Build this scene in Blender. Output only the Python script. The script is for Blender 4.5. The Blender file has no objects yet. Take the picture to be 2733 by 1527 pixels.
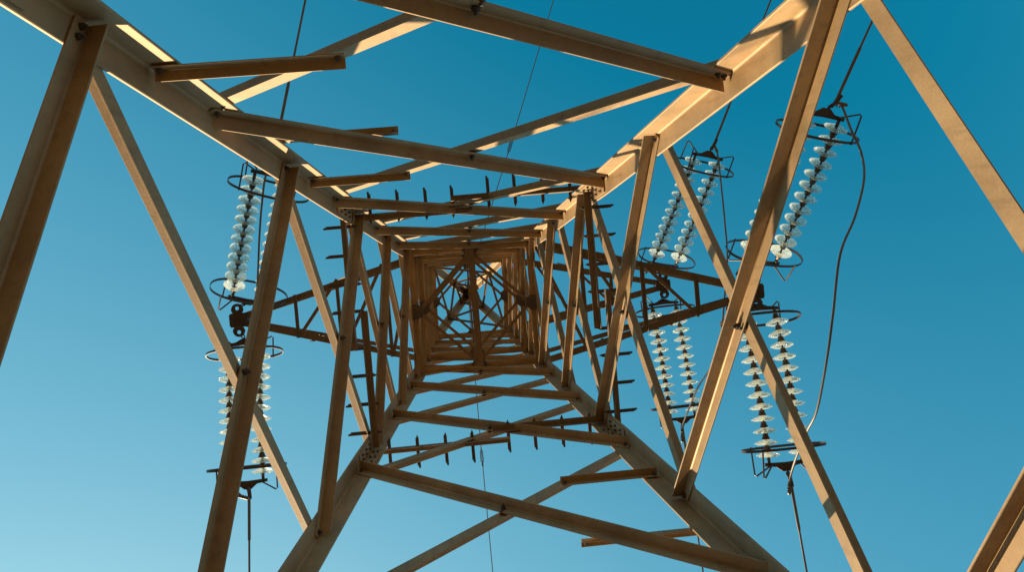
import bpy, math, random
from mathutils import Vector as V, Matrix, noise
random.seed(7)
R = math.radians
scene = bpy.context.scene
COL = scene.collection

# ------------------------------------------------------------------ materials
def nodes_of(m):
    m.use_nodes = True
    nt = m.node_tree
    return nt, nt.nodes, nt.links, nt.nodes['Principled BSDF']

def steel(name, c_light, c_dark, c_rust, rust=0.5, rough=0.62):
    m = bpy.data.materials.new(name)
    nt, N, L, P = nodes_of(m)
    tc = N.new('ShaderNodeTexCoord')
    n1 = N.new('ShaderNodeTexNoise'); n1.inputs['Scale'].default_value = 2.3; n1.inputs['Detail'].default_value = 6
    n1.inputs['Roughness'].default_value = .62
    L.new(tc.outputs['Object'], n1.inputs['Vector'])
    r1 = N.new('ShaderNodeValToRGB')
    r1.color_ramp.elements[0].position = .36; r1.color_ramp.elements[0].color = (*c_dark, 1)
    r1.color_ramp.elements[1].position = .62; r1.color_ramp.elements[1].color = (*c_light, 1)
    L.new(n1.outputs['Fac'], r1.inputs['Fac'])
    # rust bloom in patches
    n2 = N.new('ShaderNodeTexNoise'); n2.inputs['Scale'].default_value = 3.2; n2.inputs['Detail'].default_value = 9
    n2.inputs['Roughness'].default_value = .7
    L.new(tc.outputs['Object'], n2.inputs['Vector'])
    r2 = N.new('ShaderNodeValToRGB')
    r2.color_ramp.elements[0].position = .5; r2.color_ramp.elements[0].color = (0, 0, 0, 1)
    r2.color_ramp.elements[1].position = .78; r2.color_ramp.elements[1].color = (rust, rust, rust, 1)
    L.new(n2.outputs['Fac'], r2.inputs['Fac'])
    mx = N.new('ShaderNodeMixRGB'); mx.inputs['Color2'].default_value = (*c_rust, 1)
    L.new(r2.outputs['Color'], mx.inputs['Fac']); L.new(r1.outputs['Color'], mx.inputs['Color1'])
    # zinc spangle / grime speckle
    n3 = N.new('ShaderNodeTexNoise'); n3.inputs['Scale'].default_value = 95; n3.inputs['Detail'].default_value = 4
    L.new(tc.outputs['Object'], n3.inputs['Vector'])
    r3 = N.new('ShaderNodeMapRange'); r3.inputs['From Min'].default_value = .3; r3.inputs['From Max'].default_value = .7
    r3.inputs['To Min'].default_value = .93; r3.inputs['To Max'].default_value = 1.05
    L.new(n3.outputs['Fac'], r3.inputs['Value'])
    # long vertical weather streaks
    mp = N.new('ShaderNodeMapping'); mp.inputs['Scale'].default_value = (26, 26, 1.1)
    L.new(tc.outputs['Object'], mp.inputs['Vector'])
    n4 = N.new('ShaderNodeTexNoise'); n4.inputs['Scale'].default_value = 1; n4.inputs['Detail'].default_value = 5
    L.new(mp.outputs['Vector'], n4.inputs['Vector'])
    r4 = N.new('ShaderNodeValToRGB')
    r4.color_ramp.elements[0].position = .55; r4.color_ramp.elements[0].color = (0, 0, 0, 1)
    r4.color_ramp.elements[1].position = .8; r4.color_ramp.elements[1].color = (.6, .6, .6, 1)
    L.new(n4.outputs['Fac'], r4.inputs['Fac'])
    mx2 = N.new('ShaderNodeMixRGB'); mx2.inputs['Color2'].default_value = (*[q*.55 for q in c_dark], 1)
    L.new(r4.outputs['Color'], mx2.inputs['Fac']); L.new(mx.outputs['Color'], mx2.inputs['Color1'])
    mu = N.new('ShaderNodeVectorMath'); mu.operation = 'SCALE'
    L.new(mx2.outputs['Color'], mu.inputs[0]); L.new(r3.outputs['Result'], mu.inputs['Scale'])
    L.new(mu.outputs['Vector'], P.inputs['Base Color'])
    rr = N.new('ShaderNodeMapRange'); rr.inputs['To Min'].default_value = rough - .12; rr.inputs['To Max'].default_value = rough + .14
    L.new(n1.outputs['Fac'], rr.inputs['Value']); L.new(rr.outputs['Result'], P.inputs['Roughness'])
    P.inputs['Metallic'].default_value = .12
    bp = N.new('ShaderNodeBump'); bp.inputs['Strength'].default_value = .08; bp.inputs['Distance'].default_value = .004
    L.new(n3.outputs['Fac'], bp.inputs['Height']); L.new(bp.outputs['Normal'], P.inputs['Normal'])
    return m

M_STEEL = steel('weathered_galvanised_steel', (.385, .25, .122), (.28, .18, .088), (.22, .105, .04), .6)
M_STEEL_SHADED = steel('weathered_steel_shaded', (.22, .145, .085), (.15, .098, .06), (.13, .06, .028), .6)  # same weathered rusty steel, darkened to paint in the shade on the arms
M_BOLT = steel('dark_bolt_steel', (.09, .07, .055), (.05, .04, .034), (.12, .05, .025), .5, .5)
M_IRON = steel('dark_iron_fittings', (.075, .05, .04), (.045, .032, .028), (.10, .04, .022), .6, .5)
M_WIRE = steel('stranded_aluminium_wire', (.20, .18, .16), (.13, .115, .10), (.15, .10, .07), .3, .45)

def glass_mat():
    m = bpy.data.materials.new('toughened_glass')
    nt, N, L, P = nodes_of(m)
    P.inputs['Base Color'].default_value = (.92, .99, .97, 1)
    P.inputs['Roughness'].default_value = .04
    P.inputs['IOR'].default_value = 1.5
    P.inputs['Transmission Weight'].default_value = 1
    tr = N.new('ShaderNodeBsdfTranslucent'); tr.inputs['Color'].default_value = (.96, .97, .93, 1)
    df = N.new('ShaderNodeBsdfDiffuse'); df.inputs['Color'].default_value = (.88, .9, .86, 1)
    a = N.new('ShaderNodeMixShader'); a.inputs['Fac'].default_value = .5
    L.new(tr.outputs[0], a.inputs[1]); L.new(df.outputs[0], a.inputs[2])
    b = N.new('ShaderNodeMixShader')
    tc = N.new('ShaderNodeTexCoord')
    n = N.new('ShaderNodeTexNoise'); n.inputs['Scale'].default_value = 9; n.inputs['Detail'].default_value = 2
    L.new(tc.outputs['Object'], n.inputs['Vector'])
    mr = N.new('ShaderNodeMapRange'); mr.inputs['From Min'].default_value = .3; mr.inputs['From Max'].default_value = .7
    mr.inputs['To Min'].default_value = .18; mr.inputs['To Max'].default_value = .42
    L.new(n.outputs['Fac'], mr.inputs['Value']); L.new(mr.outputs['Result'], b.inputs['Fac'])
    # thin shell: most light passes straight through, some is refracted and reflected
    tp = N.new('ShaderNodeBsdfTransparent'); tp.inputs['Color'].default_value = (.92, .98, .962, 1)
    c = N.new('ShaderNodeMixShader'); c.inputs['Fac'].default_value = .66
    L.new(P.outputs[0], c.inputs[1]); L.new(tp.outputs[0], c.inputs[2])
    L.new(c.outputs[0], b.inputs[1]); L.new(a.outputs[0], b.inputs[2])
    L.new(b.outputs[0], N['Material Output'].inputs['Surface'])
    return m
M_GLASS = glass_mat()

def ground_mat():
    m = bpy.data.materials.new('dry_grass_ground')
    nt, N, L, P = nodes_of(m)
    tc = N.new('ShaderNodeTexCoord')
    n = N.new('ShaderNodeTexNoise'); n.inputs['Scale'].default_value = .35; n.inputs['Detail'].default_value = 10
    L.new(tc.outputs['Object'], n.inputs['Vector'])
    r = N.new('ShaderNodeValToRGB')
    r.color_ramp.elements[0].position = .3; r.color_ramp.elements[0].color = (.05, .036, .02, 1)
    r.color_ramp.elements[1].position = .7; r.color_ramp.elements[1].color = (.09, .065, .037, 1)
    L.new(n.outputs['Fac'], r.inputs['Fac']); L.new(r.outputs['Color'], P.inputs['Base Color'])
    P.inputs['Roughness'].default_value = .95
    n2 = N.new('ShaderNodeTexNoise'); n2.inputs['Scale'].default_value = 18; n2.inputs['Detail'].default_value = 6
    L.new(tc.outputs['Object'], n2.inputs['Vector'])
    b = N.new('ShaderNodeBump'); b.inputs['Distance'].default_value = .05
    L.new(n2.outputs['Fac'], b.inputs['Height']); L.new(b.outputs['Normal'], P.inputs['Normal'])
    return m
M_GROUND = ground_mat()

# ------------------------------------------------------------------ mesh helpers
class MB:
    def __init__(self): self.v = []; self.f = []; self.mi = []; self.sm = []
    def face(self, idx, m=0, s=False): self.f.append(idx); self.mi.append(m); self.sm.append(s)
    def sweep(self, rings, m=0, smooth=False, cap=True, closed=False, smask=None):
        b = len(self.v); n = len(rings[0])
        for r in rings: self.v.extend([tuple(p) for p in r])
        k = len(rings)
        for i in range(k if closed else k - 1):
            j = (i + 1) % k
            for a in range(n):
                c = (a + 1) % n
                self.face((b + i*n + a, b + i*n + c, b + j*n + c, b + j*n + a), m, smask[a] if smask else smooth)
        if cap and not closed:
            self.face(tuple(b + a for a in reversed(range(n))), m)
            self.face(tuple(b + (k-1)*n + a for a in range(n)), m)
    def box(self, c, ax, ay, az, m=0):          # half-extent vectors
        c = V(c); r = []
        for sz in (-1, 1):
            r.append([c - ax - ay + az*sz, c + ax - ay + az*sz, c + ax + ay + az*sz, c - ax + ay + az*sz])
        self.sweep(r, m)
    def tube(self, pts, rad, n=8, m=0, smooth=True):
        pts = [V(p) for p in pts]; rings = []
        up = None
        for i, p in enumerate(pts):
            t = (pts[min(i+1, len(pts)-1)] - pts[max(i-1, 0)]).normalized()
            if up is None:
                up = t.orthogonal().normalized()
            up = (up - t*up.dot(t)).normalized()
            w = t.cross(up)
            rr = rad[i] if isinstance(rad, (list, tuple)) else rad
            rings.append([p + (up*math.cos(2*math.pi*a/n) + w*math.sin(2*math.pi*a/n))*rr for a in range(n)])
        self.sweep(rings, m, smooth)
    def bolt(self, p, d, r=.017, out=.03, m=1):   # hex head with a short stub of thread
        d = V(d).normalized(); u = d.orthogonal().normalized(); w = d.cross(u); p = V(p)
        def ring(rr, z, n=6): return [p + d*z + (u*math.cos(2*math.pi*a/n) + w*math.sin(2*math.pi*a/n))*rr for a in range(n)]
        self.sweep([ring(r, -.001), ring(r, out*.55)], m)
        self.sweep([ring(r*.55, out*.55), ring(r*.5, out)], m)
    def plate(self, poly, nrm, t, m=0):           # flat polygon with thickness
        nrm = V(nrm).normalized()
        self.sweep([[V(p) for p in poly], [V(p) + nrm*t for p in poly]], m)
    def build(self, name, mats, parent=None):
        if not isinstance(mats, (list, tuple)): mats = [mats]
        o0 = V((0, 0, 0))
        q = parent
        while q is not None: o0 += q.location; q = q.parent
        c = V((0, 0, 0))
        for p in self.v: c += V(p)
        c /= max(1, len(self.v))
        me = bpy.data.meshes.new(name)
        me.from_pydata([tuple(V(p) - c) for p in self.v], [], self.f)
        for mt in mats: me.materials.append(mt)
        me.polygons.foreach_set('material_index', self.mi)
        me.polygons.foreach_set('use_smooth', self.sm)
        me.validate(); me.update()
        import bmesh
        bm = bmesh.new(); bm.from_mesh(me); bmesh.ops.recalc_face_normals(bm, faces=bm.faces); bm.to_mesh(me); bm.free()
        o = bpy.data.objects.new(name, me); COL.objects.link(o)
        if parent is not None: o.parent = parent
        o.location = c - o0
        return o

def tag(o, label=None, cat=None, group=None, kind=None):
    if label: o['label'] = label
    if cat: o['category'] = cat
    if group: o['group'] = group
    if kind: o['kind'] = kind
    return o
def empty(name, loc):
    o = bpy.data.objects.new(name, None); o.empty_display_size = .2
    COL.objects.link(o); o.location = loc; return o

def ell_profile(wu, wv, t, r):
    """L section as (u,v) points, heel at origin, small root fillet; plus which edges shade smooth."""
    pts = [(0, 0), (wu, 0), (wu, t*.75), (wu - t*.25, t), (t + r, t)]
    for k in range(1, 4):
        a = math.pi/2*k/4
        pts.append((t + r - r*math.sin(a), t + r - r*math.cos(a)))
    pts += [(t, t + r), (t, wv - t*.25), (t*.75, wv), (0, wv)]
    sm = [False]*len(pts)
    for k in range(4, 8): sm[k] = True
    return pts, sm
def angle(mb, p0, p1, u, v, wu, wv, t, m=0, nseg=1):
    pts, sm = ell_profile(wu, wv, t, t*.9)
    p0, p1, u, v = V(p0), V(p1), V(u), V(v)
    rings = [[p0.lerp(p1, i/nseg) + u*a + v*b for a, b in pts] for i in range(nseg+1)]
    mb.sweep(rings, m, smask=sm)

# ------------------------------------------------------------------ tower skeleton (metres; origin under the tower axis at the ground)
S, Z0 = .55, 1.6
ZK, ZP, ZT = 17.9, 25.8, 30.0           # kink, foot of the peak, peak (in units of .55 m above eye height)
def hw_u(z):
    if z <= ZK: return 3 - .0946*z
    h1 = 3 - .0946*ZK
    if z <= ZP: return h1 - (h1 - 1.03)*(z - ZK)/(ZP - ZK)
    return 1.03 + (.10 - 1.03)*(z - ZP)/(ZT - ZP)
def hz(z): return z*S + Z0
def hw(z): return hw_u(z)*S
CORN = [(-1, -1), (1, -1), (1, 1), (-1, 1)]
def corner(i, z):
    sx, sy = CORN[i % 4]; h = hw(z); return V((sx*h, sy*h, hz(z)))
def face_frame(i, za, zb):
    a, b = corner(i, za), corner(i+1, za); c = corner(i, zb); d = corner(i+1, zb)
    e = (b - a).normalized(); up = ((c + d)/2 - (a + b)/2).normalized()
    n = e.cross(up).normalized()
    if n.dot(V((a + b)/2 - V((0, 0, a.z)))) < 0: n = -n
    return e, up, n
WLEG, TLEG = .135, .012
EPS = .0006

tower = empty('lattice_tower', (0, 0, 0))
tag(tower, 'tan steel lattice pylon with four angle legs, seen from inside looking up', 'pylon')

# corner legs: one swept L per leg, changing slope at the waist and the peak
def leg(i):
    mb = MB(); sx, sy = CORN[i]
    pts, sm = ell_profile(1, 1, TLEG/WLEG, .10)
    zs = [-Z0/S] + [-1.5 + k*1.5 for k in range(13)] + [ZK] + [19.5, 21.5, 23.5, ZP]
    def ring(z, w, sc=1):
        c = corner(i, z)
        return [c + V((-sx*a*w, -sy*b*w, 0)) for a, b in pts]
    mb.sweep([ring(z, WLEG if z < 12.6 else (.122 if z < ZK else .11)) for z in zs], smask=sm)
    return mb.build('corner_leg', M_STEEL, tower)
for i in range(4): leg(i)
# peak legs
for i in range(4):
    mb = MB(); sx, sy = CORN[i]
    pts, sm = ell_profile(1, 1, .11, .1)
    mb.sweep([[corner(i, z) + V((-sx*a*.105, -sy*b*.105, 0)) for a, b in pts] for z in (ZP - .5, ZP + .02, ZT)], smask=sm)
    mb.build('peak_leg', M_STEEL, tower)

# panel levels: A on the left and right faces, B on the two faces between them
A = [-2.2, 2.3, 5.63, 9.71, 13.14, 15.5, 17.6, 19.3, 20.9, 22.4, 23.9, 25.4]
B = [-1.9, 3.8, 7.64, 11.88, 14.64, 16.74, 18.5, 20.1, 21.7, 23.2, 24.7]
INSET = .27*WLEG
# the lowest nodes sit at slightly different heights on the four legs
ADJ = {(1, 0, 2.3): 1.75, (1, 1, 2.3): 1.7, (1, 1, 5.63): 5.5, (3, 0, 2.3): 1.9, (3, 1, 2.3): 1.6, (3, 1, 5.63): 5.55,
       (0, 0, 3.8): 3.55, (0, 1, 3.8): 3.45, (2, 1, 7.64): 7.5}
def msize(z): return (.078, .008) if z < 11 else ((.07, .007) if z < 17 else (.06, .006))
def node(face, side, z):
    """bolt line of a bracing end on a leg of this face"""
    z = ADJ.get((face, side, z), z)
    e, up, n = face_frame(face, z - .3, z + .3)
    c = corner(face if side == 0 else face + 1, z)
    return c + e*(INSET if side == 0 else -INSET)
DIAG_Z = []
for f in range(4):
    L_ = B if f in (0, 2) else A
    for k in range(len(L_) - 1):
        za, zb = L_[k], L_[k+1]
        e, up, n = face_frame(f, za, zb)
        w, t = msize(za)
        for inner in (True, False):
            if inner: p0, p1 = node(f, 0, za), node(f, 1, zb)
            else: p0, p1 = node(f, 1, za), node(f, 0, zb)
            ax = (p1 - p0).normalized(); bvec = n.cross(ax)
            if bvec.z < 0: bvec = -bvec
            ext = .03
            q0, q1 = p0 - ax*ext, p1 + ax*ext
            mb = MB()
            jit = random.uniform(-.004, .004)
            if inner:
                off = -n*(TLEG + .001) + bvec*(w*.5 + jit)
                angle(mb, q0 + off, q1 + off, -bvec, -n, w, w, t)
            else:
                off = n*.001 + bvec*(w*.5 + jit)
                angle(mb, q0 + off, q1 + off, -bvec, n, w, w, t)
            if za < 18:
                # end bolts and the through-bolt where the two braces cross
                side = -n
                surf = (TLEG + .001 + t) if inner else -.001
                nb = 2 if za < 4 else 1
                for p, s_ in ((p0, 1), (p1, -1)):
                    for q in range(nb):
                        mb.bolt(p + ax*s_*(.012 + q*.05) + side*surf, side, .014, .026)
                wm = (hw(za), hw(zb)); fr = wm[0]/(wm[0] + wm[1])
                cr = p0.lerp(p1, fr)
                mb.bolt(cr + side*surf, side, .0165, .034)
                if inner:                        # washer plate filling the gap between the braces
                    mb.bolt(cr - n*(TLEG + .0005), n, .022, .012)
            mb.build('diagonal_brace', [M_STEEL, M_BOLT], tower)

def sect(f, z):      # inside plane of a face at height z
    return face_frame(f, z - .4, z + .4)
def strut(f, z, t0, t1, inner, w=.05, t=.005, name='horizontal_strut', legdown=False, mat=None):
    """horizontal angle along a face from t0 to t1 (metres along the face from its middle)"""
    e, up, n = sect(f, z)
    mid = (corner(f, z) + corner(f+1, z))/2
    mb = MB()
    if inner:
        o = mid - n*(TLEG + .0095) + up*w*.5
        angle(mb, o + e*t0, o + e*t1, -up, -n, w, w, t)
    else:
        o = mid + n*.0095 + up*w*.5
        angle(mb, o + e*t0, o + e*t1, -up, n, w, w, t)
    s = -n if inner else n
    for tt in (t0 + .025*(1 if t1 > t0 else -1), t1 - .025*(1 if t1 > t0 else -1)):
        mb.bolt(mid + e*tt + s*((TLEG if inner else 0) + .0095 + t), s, .013, .024)
    mb.build(name, [mat or M_STEEL, M_BOLT], tower)
    return mid, e, up, n
# short redundant struts from a leg to the nearest diagonal
for f in (0, 2):
    for z, ln, inner in ((6.47, .75, True), (9.0, .73, False), (10.57, .655, True), (2.9, .75, False)):
        h = hw(z)
        strut(f, z, -h + .035, -h + .035 + ln, inner)

# anti-climbing bars: two half bars per face, spiked
def half_bar(f, z, t0, t1, inner, spikes):
    e, up, n = sect(f, z); mid = (corner(f, z) + corner(f+1, z))/2
    w, t = .05, .005
    mb = MB()
    if inner:
        o = mid - n*(TLEG + .02) + up*w*.5; angle(mb, o + e*t0, o + e*t1, -up, -n, w, w, t); base = mid - n*(TLEG + .02)
    else:
        o = mid + n*.02 + up*w*.5; angle(mb, o + e*t0, o + e*t1, -up, n, w, w, t); base = mid + n*.02
    bar = mb.build('anti_climb_bar', [M_STEEL_SHADED, M_BOLT], tower)
    hn = V((n.x, n.y, 0)).normalized()
    for s in spikes:
        m2 = MB()
        c = base + e*s + up*(w*.5 + .004)
        # flat pointed bar lying across: long end outward, short pointed end inward
        a0, a1 = -.085, .19
        pr = [(a0, 0), (a0 + .03, .0115), (a1 - .03, .0115), (a1, .003), (a1, -.0115), (a0 + .03, -.0115)]
        m2.plate([c + hn*x + e*y for x, y in pr], up, .006)
        lip = [c + hn*(a0 + .03) + e*.0115, c + hn*(a1 - .02) + e*.0115, c + hn*(a1 - .02) + e*.0115 + V((0, 0, .02)), c + hn*(a0 + .03) + e*.0115 + V((0, 0, .02))]
        m2.plate(lip, e, .004)
        m2.build('spike', M_IRON, bar)
for f, zc in ((0, 13.2), (1, 12.75), (2, 13.1), (3, 12.85)):
    h = hw(zc)
    sp = [.15, .37, .60, .83]
    half_bar(f, zc, -h + .03, .15 if f in (1, 3) else -.02, True, [-s for s in sp])
    half_bar(f, zc - .03, -.16, h - .03, False, sp)

# splice plates on the legs where two lengths meet
def splice(i, za, zb, w=.112):
    sx, sy = CORN[i]
    mb = MB(); t = .009; g = TLEG + .0007
    def pt(z, a, b):
        c = corner(i, z); return c + V((-sx*a, -sy*b, 0))
    for fl in (0, 1):
        lo, hi = .022, w
        if fl == 0: poly = [pt(za, lo, g), pt(za, hi, g), pt(zb, hi, g), pt(zb, lo, g)]; nn = V((0, -sy, 0))
        else: poly = [pt(za, g, lo), pt(za, g, hi), pt(zb, g, hi), pt(zb, g, lo)]; nn = V((-sx, 0, 0))
        mb.plate(poly, nn, t)
        for r_ in range(3):
            z = za + (zb - za)*(.2 + .3*r_)
            for q in (.34, .74):
                a = lo + (hi - lo)*q
                p = pt(z, a, g) if fl == 0 else pt(z, g, a)
                mb.bolt(p + nn*t, nn, .010, .02)
    mb.build('splice_plate', [M_STEEL, M_BOLT], tower)
for i in range(4):
    splice(i, 12.05, 12.85)
    splice(i, 3.5, 4.95, .118)

# waist and arm levels: face struts, diamond bracing across the inside, gussets
ARM_Z = [17.9, 20.0, 24.2]
for z in ARM_Z:
    h = hw(z)
    for f in range(4):
        strut(f, z, -h + .03, h - .03, True, .065, .006)
    mids = []
    for f in range(4):
        e, up, n = sect(f, z); hn = V((n.x, n.y, 0)).normalized()
        mids.append((V(((corner(f, z) + corner(f+1, z))/2)) - hn*.07, e, hn))
    for f in range(4):
        p0, e, hn = mids[f]; p1, e1, hn1 = mids[(f+1) % 4]
        ax = (p1 - p0).normalized(); side = V((0, 0, 1)).cross(ax)
        mb = MB(); angle(mb, p0 + ax*.03 + V((0, 0, -.012)), p1 - ax*.03 + V((0, 0, -.012)), V((0, 0, 1)), side, .036, .036, .004)
        mb.build('diaphragm_brace', M_STEEL_SHADED, tower)
        g = MB(); c = p0 + V((0, 0, -.02))
        g.plate([c + e*-.085 + hn*.055, c + e*.085 + hn*.055, c + e*.085 - hn*.02, c + e*.045 - hn*.07, c - e*.045 - hn*.07, c - e*.085 - hn*.02], (0, 0, -1), .008)
        g.plate([c + e*-.08 + hn*.05 + V((0, 0, .0)), c + e*.08 + hn*.05, c + e*.08 + hn*.05 + V((0, 0, .12)), c - e*.08 + hn*.05 + V((0, 0, .12))], hn, .007)
        for sx_ in (-.055, 0, .055): g.bolt(c + e*sx_ + hn*.02 + V((0, 0, -.008)), (0, 0, -1), .011, .02)
        g.build('gusset_plate', [M_IRON, M_BOLT], tower)
# one long tie across the lowest diaphragm, from face to face
mb = MB(); z = hz(ARM_Z[0]) - .045; h = hw(ARM_Z[0]) - .06
angle(mb, (-.03, -h, z), (-.03, h, z), (1, 0, 0), (0, 0, 1), .075, .075, .007)
angle(mb, (-.034, -h, z), (-.034, h, z), (-1, 0, 0), (0, 0, 1), .02, .075, .007)
mb.build('diaphragm_tie', M_STEEL_SHADED, tower)

# peak: light zig-zag bracing and the cap that holds the earth wire
pz = [ZP + .1, 27.3, 28.4, 29.2]
for f in range(4):
    for k in range(3):
        za, zb = pz[k], pz[k+1]
        e, up, n = face_frame(f, za, zb)
        a0, a1 = (corner(f, za), corner(f+1, zb)) if (k + f) % 2 == 0 else (corner(f+1, za), corner(f, zb))
        a0 = a0 - n*.014; a1 = a1 - n*.014
        ax = (a1 - a0).normalized(); b_ = n.cross(ax)
        if b_.z < 0: b_ = -b_
        mb = MB(); angle(mb, a0, a1, -b_, -n, .03, .03, .004); mb.build('peak_brace', M_STEEL_SHADED, tower)
mb = MB(); zt = hz(ZT)
mb.box((0, 0, zt + .02), V((.10, 0, 0)), V((0, .10, 0)), V((0, 0, .012)))
mb.box((0, 0, zt - .09), V((.012, 0, 0)), V((0, .17, 0)), V((0, 0, .07)))
mb.box((0, 0, zt - .03), V((.17, 0, 0)), V((0, .012, 0)), V((0, 0, .03)))
cap_ = mb.build('peak_cap', M_IRON, tower)
for sy in (-1, 1):
    mb = MB()
    mb.tube([(.0 + .04*math.cos(a), sy*(.18) + .045*math.sin(a), zt - .08) for a in [k*math.pi/7 for k in range(15)]], .009, 6)
    mb.build('shackle', M_IRON, cap_)

# ------------------------------------------------------------------ cross arms
def crossarm(side, z, tip, zt_dz):
    """side -1 left / +1 right; two lower chords, two ties above, web between"""
    i_n, i_f = (1, 2) if side > 0 else (0, 3)
    tip = V(tip)
    roots = [corner(i_n, z) , corner(i_f, z)]
    zu = z + zt_dz
    uppers = [corner(i_n, zu), corner(i_f, zu)]
    mb = MB()
    w, t = .075, .007
    ends = []
    for r, sy in zip(roots, (-1, 1)):
        end = tip + V((-.0*side, sy*.075, 0))
        ax = (end - r).normalized()
        sidev = V((0, 0, 1)).cross(ax); 
        if sidev.y*sy > 0: sidev = -sidev
        angle(mb, r - ax*.05, end, sidev, V((0, 0, 1)), w, w, t)
        ends.append((r, end, sidev))
    arm = mb.build('crossarm', M_STEEL_SHADED, tower)
    for u_, sy in zip(uppers, (-1, 1)):
        end = tip + V((-.06*side, sy*.06, .085))
        ax = (end - u_).normalized(); sidev = V((0, 0, 1)).cross(ax)
        if sidev.y*sy > 0: sidev = -sidev
        vv = ax.cross(sidev); vv = vv if vv.z > 0 else -vv
        m2 = MB(); angle(m2, u_ - ax*.04, end, sidev, vv, .055, .055, .005); m2.build('tie_member', M_STEEL_SHADED, arm)
    # web between the chords: cross pieces and diagonals
    def on(k, f): r, e_, s_ = ends[k]; return r.lerp(e_, f) + V((0, 0, -.006))
    fr = [.16, .44, .68]
    if abs(tip.x) > 3: fr = [.22, .50, .75]
    prev = 0
    for q, f_ in enumerate(fr):
        a, b_ = on(0, f_), on(1, f_)
        m2 = MB(); ax = (b_ - a).normalized(); s_ = V((0, 0, 1)).cross(ax)
        angle(m2, a, b_, s_, V((0, 0, -1)), .045, .04, .005); m2.build('cross_piece', M_STEEL_SHADED, arm)
        a, b_ = (on(0, prev), on(1, f_)) if q % 2 == 0 else (on(0, prev + .02), on(1, f_ - .02))
        a = a + V((0, 0, -.006)); b_ = b_ + V((0, 0, -.006))
        m2 = MB(); ax = (b_ - a).normalized(); s_ = V((0, 0, 1)).cross(ax)
        angle(m2, a, b_, s_, V((0, 0, 1)), .04, .04, .005); m2.build('cross_piece', M_STEEL_SHADED, arm)
        prev = f_
    # posts and diagonals between chord and tie
    for k, sy in ((0, -1), (1, 1)):
        for f0, f1 in ((.33, .33), (.62, .62), (.33, .62)):
            a = ends[k][0].lerp(ends[k][1], f0); u_ = uppers[k].lerp(tip + V((-.06*side, sy*.06, .085)), f1)
            m2 = MB(); ax = (u_ - a).normalized(); s_ = ax.orthogonal().normalized()
            angle(m2, a, u_, s_, ax.cross(s_), .035, .035, .004); m2.build('web_member', M_STEEL_SHADED, arm)
    # hanger: stacked plates at the tip, an eye plate each way along the line
    m2 = MB()
    for dz_ in (-.03, .0, .03, .06, .09):
        m2.box(tip + V((side*.03, 0, dz_)), V((.10, 0, 0)), V((0, .085, 0)), V((0, 0, .008)))
    m2.box(tip + V((side*.03 - .105, 0, .03)), V((.006, 0, 0)), V((0, .07, 0)), V((0, 0, .065)))
    m2.box(tip + V((side*.03 + .105, 0, .03)), V((.006, 0, 0)), V((0, .07, 0)), V((0, 0, .065)))
    for x_ in (-.05, .0, .05): m2.bolt(tip + V((side*.03 + x_, 0, -.038)), (0, 0, -1), .014, .024, 0)
    hang = m2.build('hanger_plate', M_IRON, arm)
    for sy in (-1, 1):
        m3 = MB(); c = tip + V((side*.03, sy*.135, -.045))
        n = 18; ro = [c + V((.075*math.cos(2*math.pi*k/n) * (1 if sy*math.sin(2*math.pi*k/n) < .2 else .95), .07*math.sin(2*math.pi*k/n), 0)) for k in range(n)]
        ri = [c + V((.024*math.cos(2*math.pi*k/n), .024*math.sin(2*math.pi*k/n) + sy*.012, 0)) for k in range(n)]
        dn = V((0, 0, -.014))
        m3.sweep([[ri[k], ro[k], ro[k] + dn, ri[k] + dn] for k in range(n)], closed=True)
        m3.build('eye_plate', M_IRON, hang)
    return tip
TIP_L, TIP_R, TIP_S = V((-2.85, -.045, 12.6)), V((3.154, .1, 11.445)), V((2.923, .051, 14.91))
crossarm(-1, 20.0, TIP_L, 1.35)
crossarm(1, 17.9, TIP_R, 1.35)
crossarm(1, 24.2, TIP_S, 1.35)

# ------------------------------------------------------------------ insulator strings
def lathe(prof, n=28):
    mb = MB(); rings = []
    for r, z in prof: rings.append([V((max(r, .0004)*math.cos(2*math.pi*a/n), max(r, .0004)*math.sin(2*math.pi*a/n), z)) for a in range(n)])
    mb.sweep(rings, 0, True, cap=True)
    return mb
GLASS_PROF = [(.020, .004), (.046, .003), (.058, .012), (.092, .022), (.118, .034), (.1275, .044), (.1275, .049), (.122, .051),
              (.112, .046), (.103, .044), (.098, .062), (.093, .062), (.089, .043), (.079, .041), (.074, .058), (.069, .058),
              (.064, .038), (.052, .034), (.044, .03), (.036, .022), (.020, .014)]
CAP_PROF = [(.004, -.062), (.022, -.062), (.030, -.054), (.033, -.03), (.045, -.004), (.0455, .0), (.018, .0035), (.013, .016), (.011, .04), (.011, .066), (.004, .068)]
_gm = lathe(GLASS_PROF).build('glass_disc', M_GLASS)
_cm = lathe(CAP_PROF, 16).build('metal_cap', M_IRON)
GLASS_ME, CAP_ME = _gm.data, _cm.data
# lathe meshes are centred by build(); remember the shift so the discs sit right
G_SH, C_SH = _gm.location.copy(), _cm.location.copy()
bpy.data.objects.remove(_gm); bpy.data.objects.remove(_cm)

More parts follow.
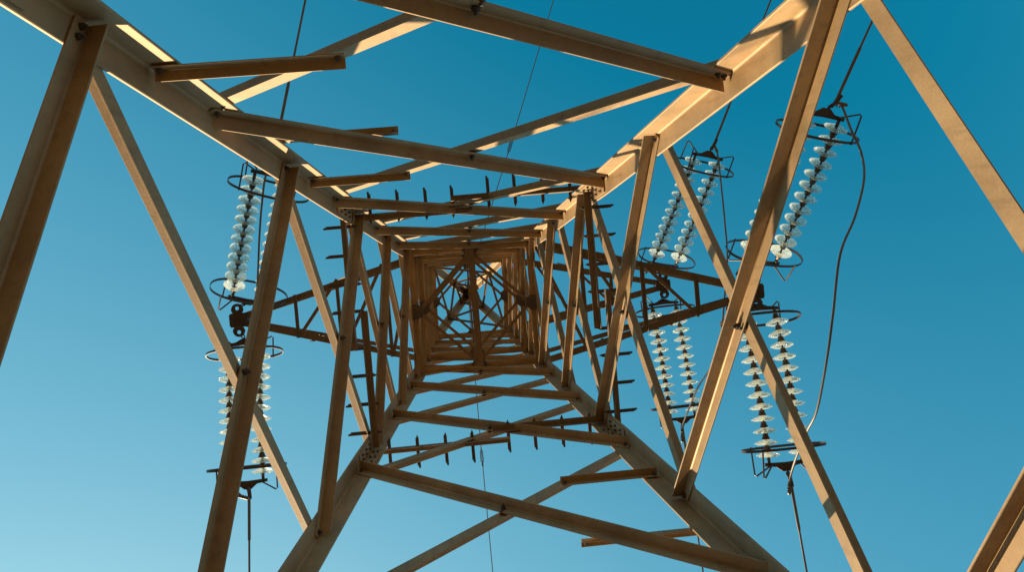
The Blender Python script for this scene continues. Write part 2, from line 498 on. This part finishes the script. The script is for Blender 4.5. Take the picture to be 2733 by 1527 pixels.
def frame(zax, xhint):
    z = V(zax).normalized(); x = V(xhint); x = (x - z*x.dot(z)).normalized(); y = z.cross(x)
    return x, y, z
SEP = .365
def string_set(tip, a, b, clamp, label):
    """double tension string; a,b = first/last disc midpoints, clamp = where the conductor is gripped"""
    tip, a, b, clamp = V(tip), V(a), V(b), V(clamp)
    x, y, z = frame(b - a, (1, 0, 0))
    SAG = .045 if b.y > a.y else .022      # the strings on the far span pull tighter
    root = empty('insulator_string', tip)
    tag(root, label, 'insulator', 'double strings of glass insulator discs')
    Rm = Matrix((x, y, z)).transposed().to_4x4()
    zn = frame((b - a) - V((0, 0, SAG*4)), x)[2]; zf = frame((b - a) + V((0, 0, SAG*4)), x)[2]
    near = a - zn*.13; far = b + zf*.15
    step = (b - a).length/11
    for sx_ in (-1, 1):
        for k in range(12):
            f_ = k/11
            p = a + (b - a)*f_ + x*(SEP/2*sx_) - V((0, 0, SAG*4*f_*(1 - f_)))
            spin = Matrix.Rotation(random.uniform(0, 6.28), 4, 'Z')
            tilt = Matrix.Rotation(random.uniform(-.03, .03), 4, 'X') @ Matrix.Rotation(random.uniform(-.03, .03), 4, 'Y')
            zk = (b - a) - V((0, 0, SAG*4*(1 - 2*f_))); xk, yk_, zk = frame(zk, x)
            Q = Matrix.Translation(p - tip) @ Matrix((xk, yk_, zk)).transposed().to_4x4() @ tilt @ spin
            g = bpy.data.objects.new('glass_disc', GLASS_ME); COL.objects.link(g); g.parent = root
            g.matrix_basis = Q @ Matrix.Translation(G_SH)
            c = bpy.data.objects.new('metal_cap', CAP_ME); COL.objects.link(c); c.parent = g
            c.matrix_basis = Matrix.Translation(C_SH - G_SH)
        for q0, q1 in ((near, a - zn*.04), (b + zf*.06, far)):
            m2 = MB(); m2.tube([q0 + x*(SEP/2*sx_), q1 + x*(SEP/2*sx_)], [.02, .017], 8); m2.build('link', M_IRON, root)
    for q, sgn, tgt in ((near, -1, tip + V((0, (.17 if b.y > a.y else -.17), -.05))), (far, 1, clamp)):
        x, y, z = frame(zn if sgn < 0 else zf, (1, 0, 0)); d = z*sgn
        # triangular yoke, its point toward the hanger or the clamp
        m2 = MB(); hwid = SEP/2 + .05; nrm = y
        dep = .085 if sgn > 0 else .07
        poly = [q - x*hwid - d*.022, q - x*hwid + d*.014, q - x*.11 + d*.03, q - x*.04 + d*dep, q + x*.04 + d*dep, q + x*.11 + d*.03, q + x*hwid + d*.014, q + x*hwid - d*.022, q - d*.012]
        m2.plate([p - nrm*.008 for p in poly], nrm, .016)
        for sx_ in (-1, 1): m2.bolt(q + x*sx_*SEP/2 - nrm*.008, -nrm, .016, .03, 0)
        yk = m2.build('yoke_plate', M_IRON, root)
        # shackles from the yoke to what holds it
        m2 = MB(); p0 = q + d*(dep - .02)
        mid_ = p0.lerp(tgt, .5)
        m2.tube([p0, p0.lerp(tgt, .35)], .012, 6); 
        for s2 in (-1, 1): m2.tube([p0.lerp(tgt, .3) + x*.006*s2, mid_ + x*.02*s2, p0.lerp(tgt, .8) + x*.018*s2, tgt + x*.004*s2], .008, 6)
        m2.build('shackle', M_IRON, root)
        # arcing ring: flat bar bent to a long oval round both strings
        rc = q - d*(.17 if sgn > 0 else .12) + y*0
        m2 = MB(); n = 44; rings = []
        for k in range(n):
            an = 2*math.pi*k/n
            ca, sa = math.cos(an), math.sin(an)
            ex = .46*math.copysign(abs(ca)**.86, ca); ey = .235*math.copysign(abs(sa)**.86, sa)
            o = rc + x*ex + y*ey; rad = (x*ca*.6 + y*sa).normalized()
            rings.append([o - z*.014 - rad*.0035, o + z*.014 - rad*.0035, o + z*.014 + rad*.0035, o - z*.014 + rad*.0035])
        m2.sweep(rings, closed=True, smooth=False)
        rg = m2.build('arcing_ring', M_IRON, root)
        for sx_ in (-1, 1):
            for sy_ in ((-1, 1) if sx_ < 0 else (-1,)):
                m2 = MB()
                r0 = rc + x*(.30*sx_) + y*(.2*sy_)
                el = q + d*.13 + x*(.31*sx_) + y*(.15*sy_)
                m2.tube([r0 - d*.02, r0.lerp(el, .5), el - d*.02, el + (q - el).normalized()*.02, q + x*(.16*sx_) + d*.01 + y*.012*sy_], .0095, 6, smooth=False)
                m2.build('ring_bracket', M_IRON, rg)
    # compression clamp on the conductor
    m2 = MB(); d = (clamp - far).normalized()
    m2.tube([far + z*.10, clamp - d*.05, clamp, clamp + d*.10], [.012, .016, .024, .02], 10)
    m2.build('dead_end_clamp', M_IRON, root)
    return root
SETS = {
 'Lu': (TIP_L, (-2.713, -.387, 12.534), (-2.229, -1.559, 11.874), (-2.039, -2.139, 11.715)),
 'Ll': (TIP_L, (-2.835, .376, 12.534), (-2.834, 1.709, 12.149), (-2.806, 1.95, 12.045)),
 'Ru': (TIP_R, (3.325, -.335, 11.379), (3.7, -1.568, 10.554), (3.827, -1.804, 10.389)),
 'Rl': (TIP_R, (3.215, .428, 11.379), (3.227, 1.828, 10.994), (3.233, 2.12, 10.895)),
 'Su': (TIP_S, (3.035, -.365, 14.844), (3.48, -1.63, 14.019), (3.595, -1.898, 13.854)),
 'Sl': (TIP_S, (2.938, .453, 14.844), (2.978, 1.876, 14.459), (2.944, 2.13, 14.36)),
}
LAB = {
 'Lu': 'glass disc insulator string running up the picture from the left crossarm tip',
 'Ll': 'glass disc insulator string running down the picture from the left crossarm tip, behind crossed braces',
 'Ru': 'large glass disc insulator string at far right, upper one behind the long bright brace',
 'Rl': 'large glass disc insulator string at far right, lower one with its discs glowing white',
 'Su': 'smaller glass disc insulator string right of centre, running up above the highest crossarm tip',
 'Sl': 'smaller glass disc insulator string right of centre, running down below the highest crossarm tip',
}
for k, (tp, a, b, c) in SETS.items(): string_set(tp, a, b, c, LAB[k])

# ------------------------------------------------------------------ conductors, jumpers, earth wires
def catmull(pts, n=8):
    pts = [V(p) for p in pts]; out = []
    for i in range(len(pts) - 1):
        p0 = pts[max(i-1, 0)]; p1 = pts[i]; p2 = pts[i+1]; p3 = pts[min(i+2, len(pts)-1)]
        for k in range(n):
            t = k/n
            out.append(.5*((2*p1) + (p2 - p0)*t + (2*p0 - 5*p1 + 4*p2 - p3)*t*t + (3*p1 - p0 - 3*p2 + p3)*t**3))
    out.append(pts[-1]); return out
def conductor(a, b, label, r=.0125, rods=.55, name='conductor', cat='power cable'):
    """from the clamp through b and on to the next tower, sagging"""
    a, b = V(a), V(b); d = b - a; h = math.hypot(d.x, d.y); dh = V((d.x/h, d.y/h, 0)); s0 = d.z/h
    SP = 160.0
    mb = MB(); pts = []; rad = []
    ds = [0, .02, rods*.5, rods, rods + .02, 1, 1.6, 2.4, 3.4, 5, 7, 10, 14, 20, 28, 40, 55, 75, 100, 130, 160]
    for q in ds:
        curv = abs(s0)*1.25/SP
        pts.append(a + dh*q + V((0, 0, s0*q + .5*curv*q*q)))
        rad.append(r*1.45 if q <= rods else r)
    mb.tube(pts, rad, 8)
    o = mb.build(name, M_WIRE); tag(o, label, cat)
    return o
conductor(SETS['Lu'][3], (-1.553, -3.52, 11.36), 'power cable leaving the left insulators toward the top edge, left of the others')
conductor(SETS['Ll'][3], (-2.862, 2.865, 11.951), 'power cable hanging straight down to the bottom edge at lower left')
conductor(SETS['Ru'][3], (4.205, -2.633, 10.142), 'thick power cable at upper right, leaving the large right insulators')
conductor(SETS['Rl'][3], (3.297, 3.119, 10.791), 'power cable at lower right, running to the bottom edge from the large insulators')
conductor(SETS['Su'][3], (4.372, -3.725, 13.321), 'power cable passing behind the bright upper right leg from the smaller insulators')
conductor(SETS['Sl'][3], (3.01, 3.954, 14.168), 'power cable from the smaller lower insulators, mostly hidden behind the lower right leg')

def jumper(pts, label, r=.0125):
    mb = MB(); q = catmull(pts); mb.tube(q, r, 8)
    o = mb.build('jumper_cable', M_WIRE); tag(o, label, 'jumper cable', 'jumper cables looping past the insulators'); 
    for e_ in (0, -1):
        m2 = MB(); p = q[e_]; p2 = q[3] if e_ == 0 else q[-4]
        d = (p2 - p).normalized(); u = d.orthogonal().normalized()
        m2.tube([p - d*.02, p, p + d*.10, p + d*.12], [.014, .021, .021, .014], 8)
        for k in (.02, .05, .08): m2.bolt(p + d*k + u*.018, u, .01, .03, 0)
        m2.build('cable_lug', M_WIRE, o)
jumper([[3.843, -1.805, 10.4], [3.895, -1.758, 10.384], [3.924, -1.509, 10.29], [3.96, -1.249, 10.18], [3.888, -0.978, 10.015], [3.691, -0.612, 9.85], [3.468, -0.263, 9.74], [3.33, 0.29, 9.685], [3.263, 0.704, 9.74], [3.239, 1.238, 10.015], [3.229, 1.502, 10.29], [3.221, 1.834, 10.62], [3.221, 2.096, 10.84], [3.2, 2.271, 10.857]],
       'long jumper cable bowing out at far right beside the large insulators')
jumper([[3.604, -1.897, 13.865], [3.627, -1.747, 13.81], [3.597, -1.398, 13.673], [3.532, -0.777, 13.425], [3.474, -0.289, 13.26], [3.376, 0.239, 13.205], [3.295, 0.772, 13.26], [3.207, 1.165, 13.48], [3.076, 1.498, 13.81], [2.976, 1.908, 14.14], [2.93, 2.135, 14.305], [2.92, 2.345, 14.333]],
       'thinner jumper cable hanging between the smaller right-hand insulators and the long bright brace')
jumper([[-2.093, -1.855, 11.72], [-2.225, -1.688, 11.748], [-2.317, -1.337, 11.803], [-2.387, -0.981, 11.858], [-2.439, -0.528, 11.83], [-2.518, 0.143, 11.72], [-2.657, 0.81, 11.72], [-2.835, 1.405, 11.83], [-2.949, 1.718, 11.94], [-2.955, 1.884, 11.995], [-2.893, 1.991, 12.023], [-2.828, 2.025, 12.023]],
       'jumper cable on the left, mostly hidden behind a wide brown brace')

def earth_wire(p_clamp, p_out, label):
    a = V((0, .18 if p_out[1] > 0 else -.18, hz(ZT) - .08)); b = V(p_clamp); c = V(p_out)
    mb = MB(); d = (c - b).normalized()
    pts = [a, a.lerp(b, .5), b, c] + [c + d*q + V((0, 0, .0006*q*q)) for q in (3, 8, 16, 30, 60, 100)]
    mb.tube(pts, .0085, 6)
    o = mb.build('earth_wire', M_WIRE); tag(o, label, 'earth wire')
    m2 = MB(); x = d.cross(V((0, 0, 1))).normalized()
    L_ = .16
    m2.tube([b - d*L_, b - d*L_*.8], .014, 6)
    for s in (-1, 1): m2.tube([b - d*L_*.8, b - d*L_*.6 + x*.022*s, b + d*L_*.6 + x*.022*s, b + d*L_*.8], .008, 6)
    m2.tube([b + d*L_*.8, b + d*L_*1.2], .016, 6)
    m2.build('turnbuckle', M_IRON, o)
earth_wire((1.007, -2.672, 17.836), (1.974, -5.161, 17.435), 'thin earth wire rising through the upper middle of the sky, with a small turnbuckle')
earth_wire((-.002, 3.076, 18.078), (.016, 5.216, 17.952), 'thin earth wire descending through the lower middle of the sky, with a small turnbuckle')

# ------------------------------------------------------------------ ground
mb = MB(); n = 40; Rg = 3000
vv = []
gr = [0, 2, 4, 8, 16, 32, 80, 200, 600, Rg]
mb.v.append((0, 0, 0))
for r_ in gr[1:]:
    for k in range(n): mb.v.append((r_*math.cos(2*math.pi*k/n), r_*math.sin(2*math.pi*k/n), 0))
for k in range(n): mb.face((0, 1 + k, 1 + (k+1) % n))
for j in range(len(gr) - 2):
    for k in range(n): mb.face((1 + j*n + k, 1 + j*n + (k+1) % n, 1 + (j+1)*n + (k+1) % n, 1 + (j+1)*n + k)[::-1])
gnd = mb.build('ground', M_GROUND); tag(gnd, 'dry grassy ground under the pylon', 'ground', kind='structure')

# ------------------------------------------------------------------ light
SUN_EL = R(35.5); AZ = (-math.sin(R(29.5)), math.cos(R(29.5)))
ln = math.hypot(*AZ)
sdir = V((AZ[0]/ln*math.cos(SUN_EL), AZ[1]/ln*math.cos(SUN_EL), math.sin(SUN_EL)))
sd = bpy.data.lights.new('sun', 'SUN'); sd.energy = 4.6; sd.angle = R(.5); sd.color = (1, .765, .46)
so = bpy.data.objects.new('sun', sd); COL.objects.link(so)
so.rotation_euler = (-sdir).to_track_quat('-Z', 'Y').to_euler(); so.location = (0, 0, 40)
w = bpy.data.worlds.new('World'); scene.world = w; w.use_nodes = True
N, L = w.node_tree.nodes, w.node_tree.links
bg = N['Background']
sky = N.new('ShaderNodeTexSky'); sky.sky_type = 'NISHITA'; sky.sun_disc = False
sky.sun_elevation = SUN_EL
sky.sun_rotation = math.atan2(sdir.x, sdir.y)
sky.air_density = 1.0; sky.dust_density = 1.4; sky.ozone_density = 1.0; sky.altitude = 200
# grade the sky to the photograph's clear teal: per channel  gain * max(a*c + b, 0)^p + lift
sep = N.new('ShaderNodeSeparateColor'); com = N.new('ShaderNodeCombineColor')
L.new(sky.outputs['Color'], sep.inputs[0])
for ch, (a_, b_, p_, g_, l_, top) in enumerate(((1.25, -.76, .85, 1.10, -.12, 1.9), (.9, -.862, .62, 2.39, .57, 3.8), (.7066, -1.268, .62, 2.39, 1.45, 4.6))):
    prev = sep.outputs[ch]
    for op, v1, v2 in (('MULTIPLY_ADD', a_, b_), ('MAXIMUM', .004, None), ('POWER', p_, None), ('MULTIPLY_ADD', g_, l_), ('MAXIMUM', .02, None), ('MINIMUM', top, None)):
        m_ = N.new('ShaderNodeMath'); m_.operation = op
        L.new(prev, m_.inputs[0]); m_.inputs[1].default_value = v1
        if v2 is not None: m_.inputs[2].default_value = v2
        prev = m_.outputs[0]
    L.new(prev, com.inputs[ch])
L.new(com.outputs[0], bg.inputs['Color'])
bg.inputs['Strength'].default_value = .066

# ------------------------------------------------------------------ camera
Rw = Matrix(((0.9945855, 0.0841228, -0.0610168), (-0.0850751, 0.9962874, -0.0131777), (0.0596817, 0.0182973, 0.9980497)))
cd = bpy.data.cameras.new('camera'); cd.sensor_width = 36; cd.lens = 36*2347.4/2733
cd.clip_start = .05; cd.clip_end = 6000
cam = bpy.data.objects.new('camera', cd); COL.objects.link(cam)
rot = Rw.transposed() @ Matrix(((1, 0, 0), (0, -1, 0), (0, 0, -1)))
cam.matrix_world = Matrix.Translation((-.2753*S, -.6897*S, Z0)) @ rot.to_4x4()
scene.camera = cam

scene.render.engine = 'CYCLES'
scene.cycles.max_bounces = 12; scene.cycles.transparent_max_bounces = 24; scene.cycles.transmission_bounces = 8; scene.cycles.diffuse_bounces = 4
scene.cycles.caustics_refractive = False; scene.cycles.caustics_reflective = False
vs = scene.view_settings
vs.view_transform = 'Standard'; vs.look = 'None'; vs.gamma = 1; vs.exposure = 1.38; vs.use_curve_mapping = False
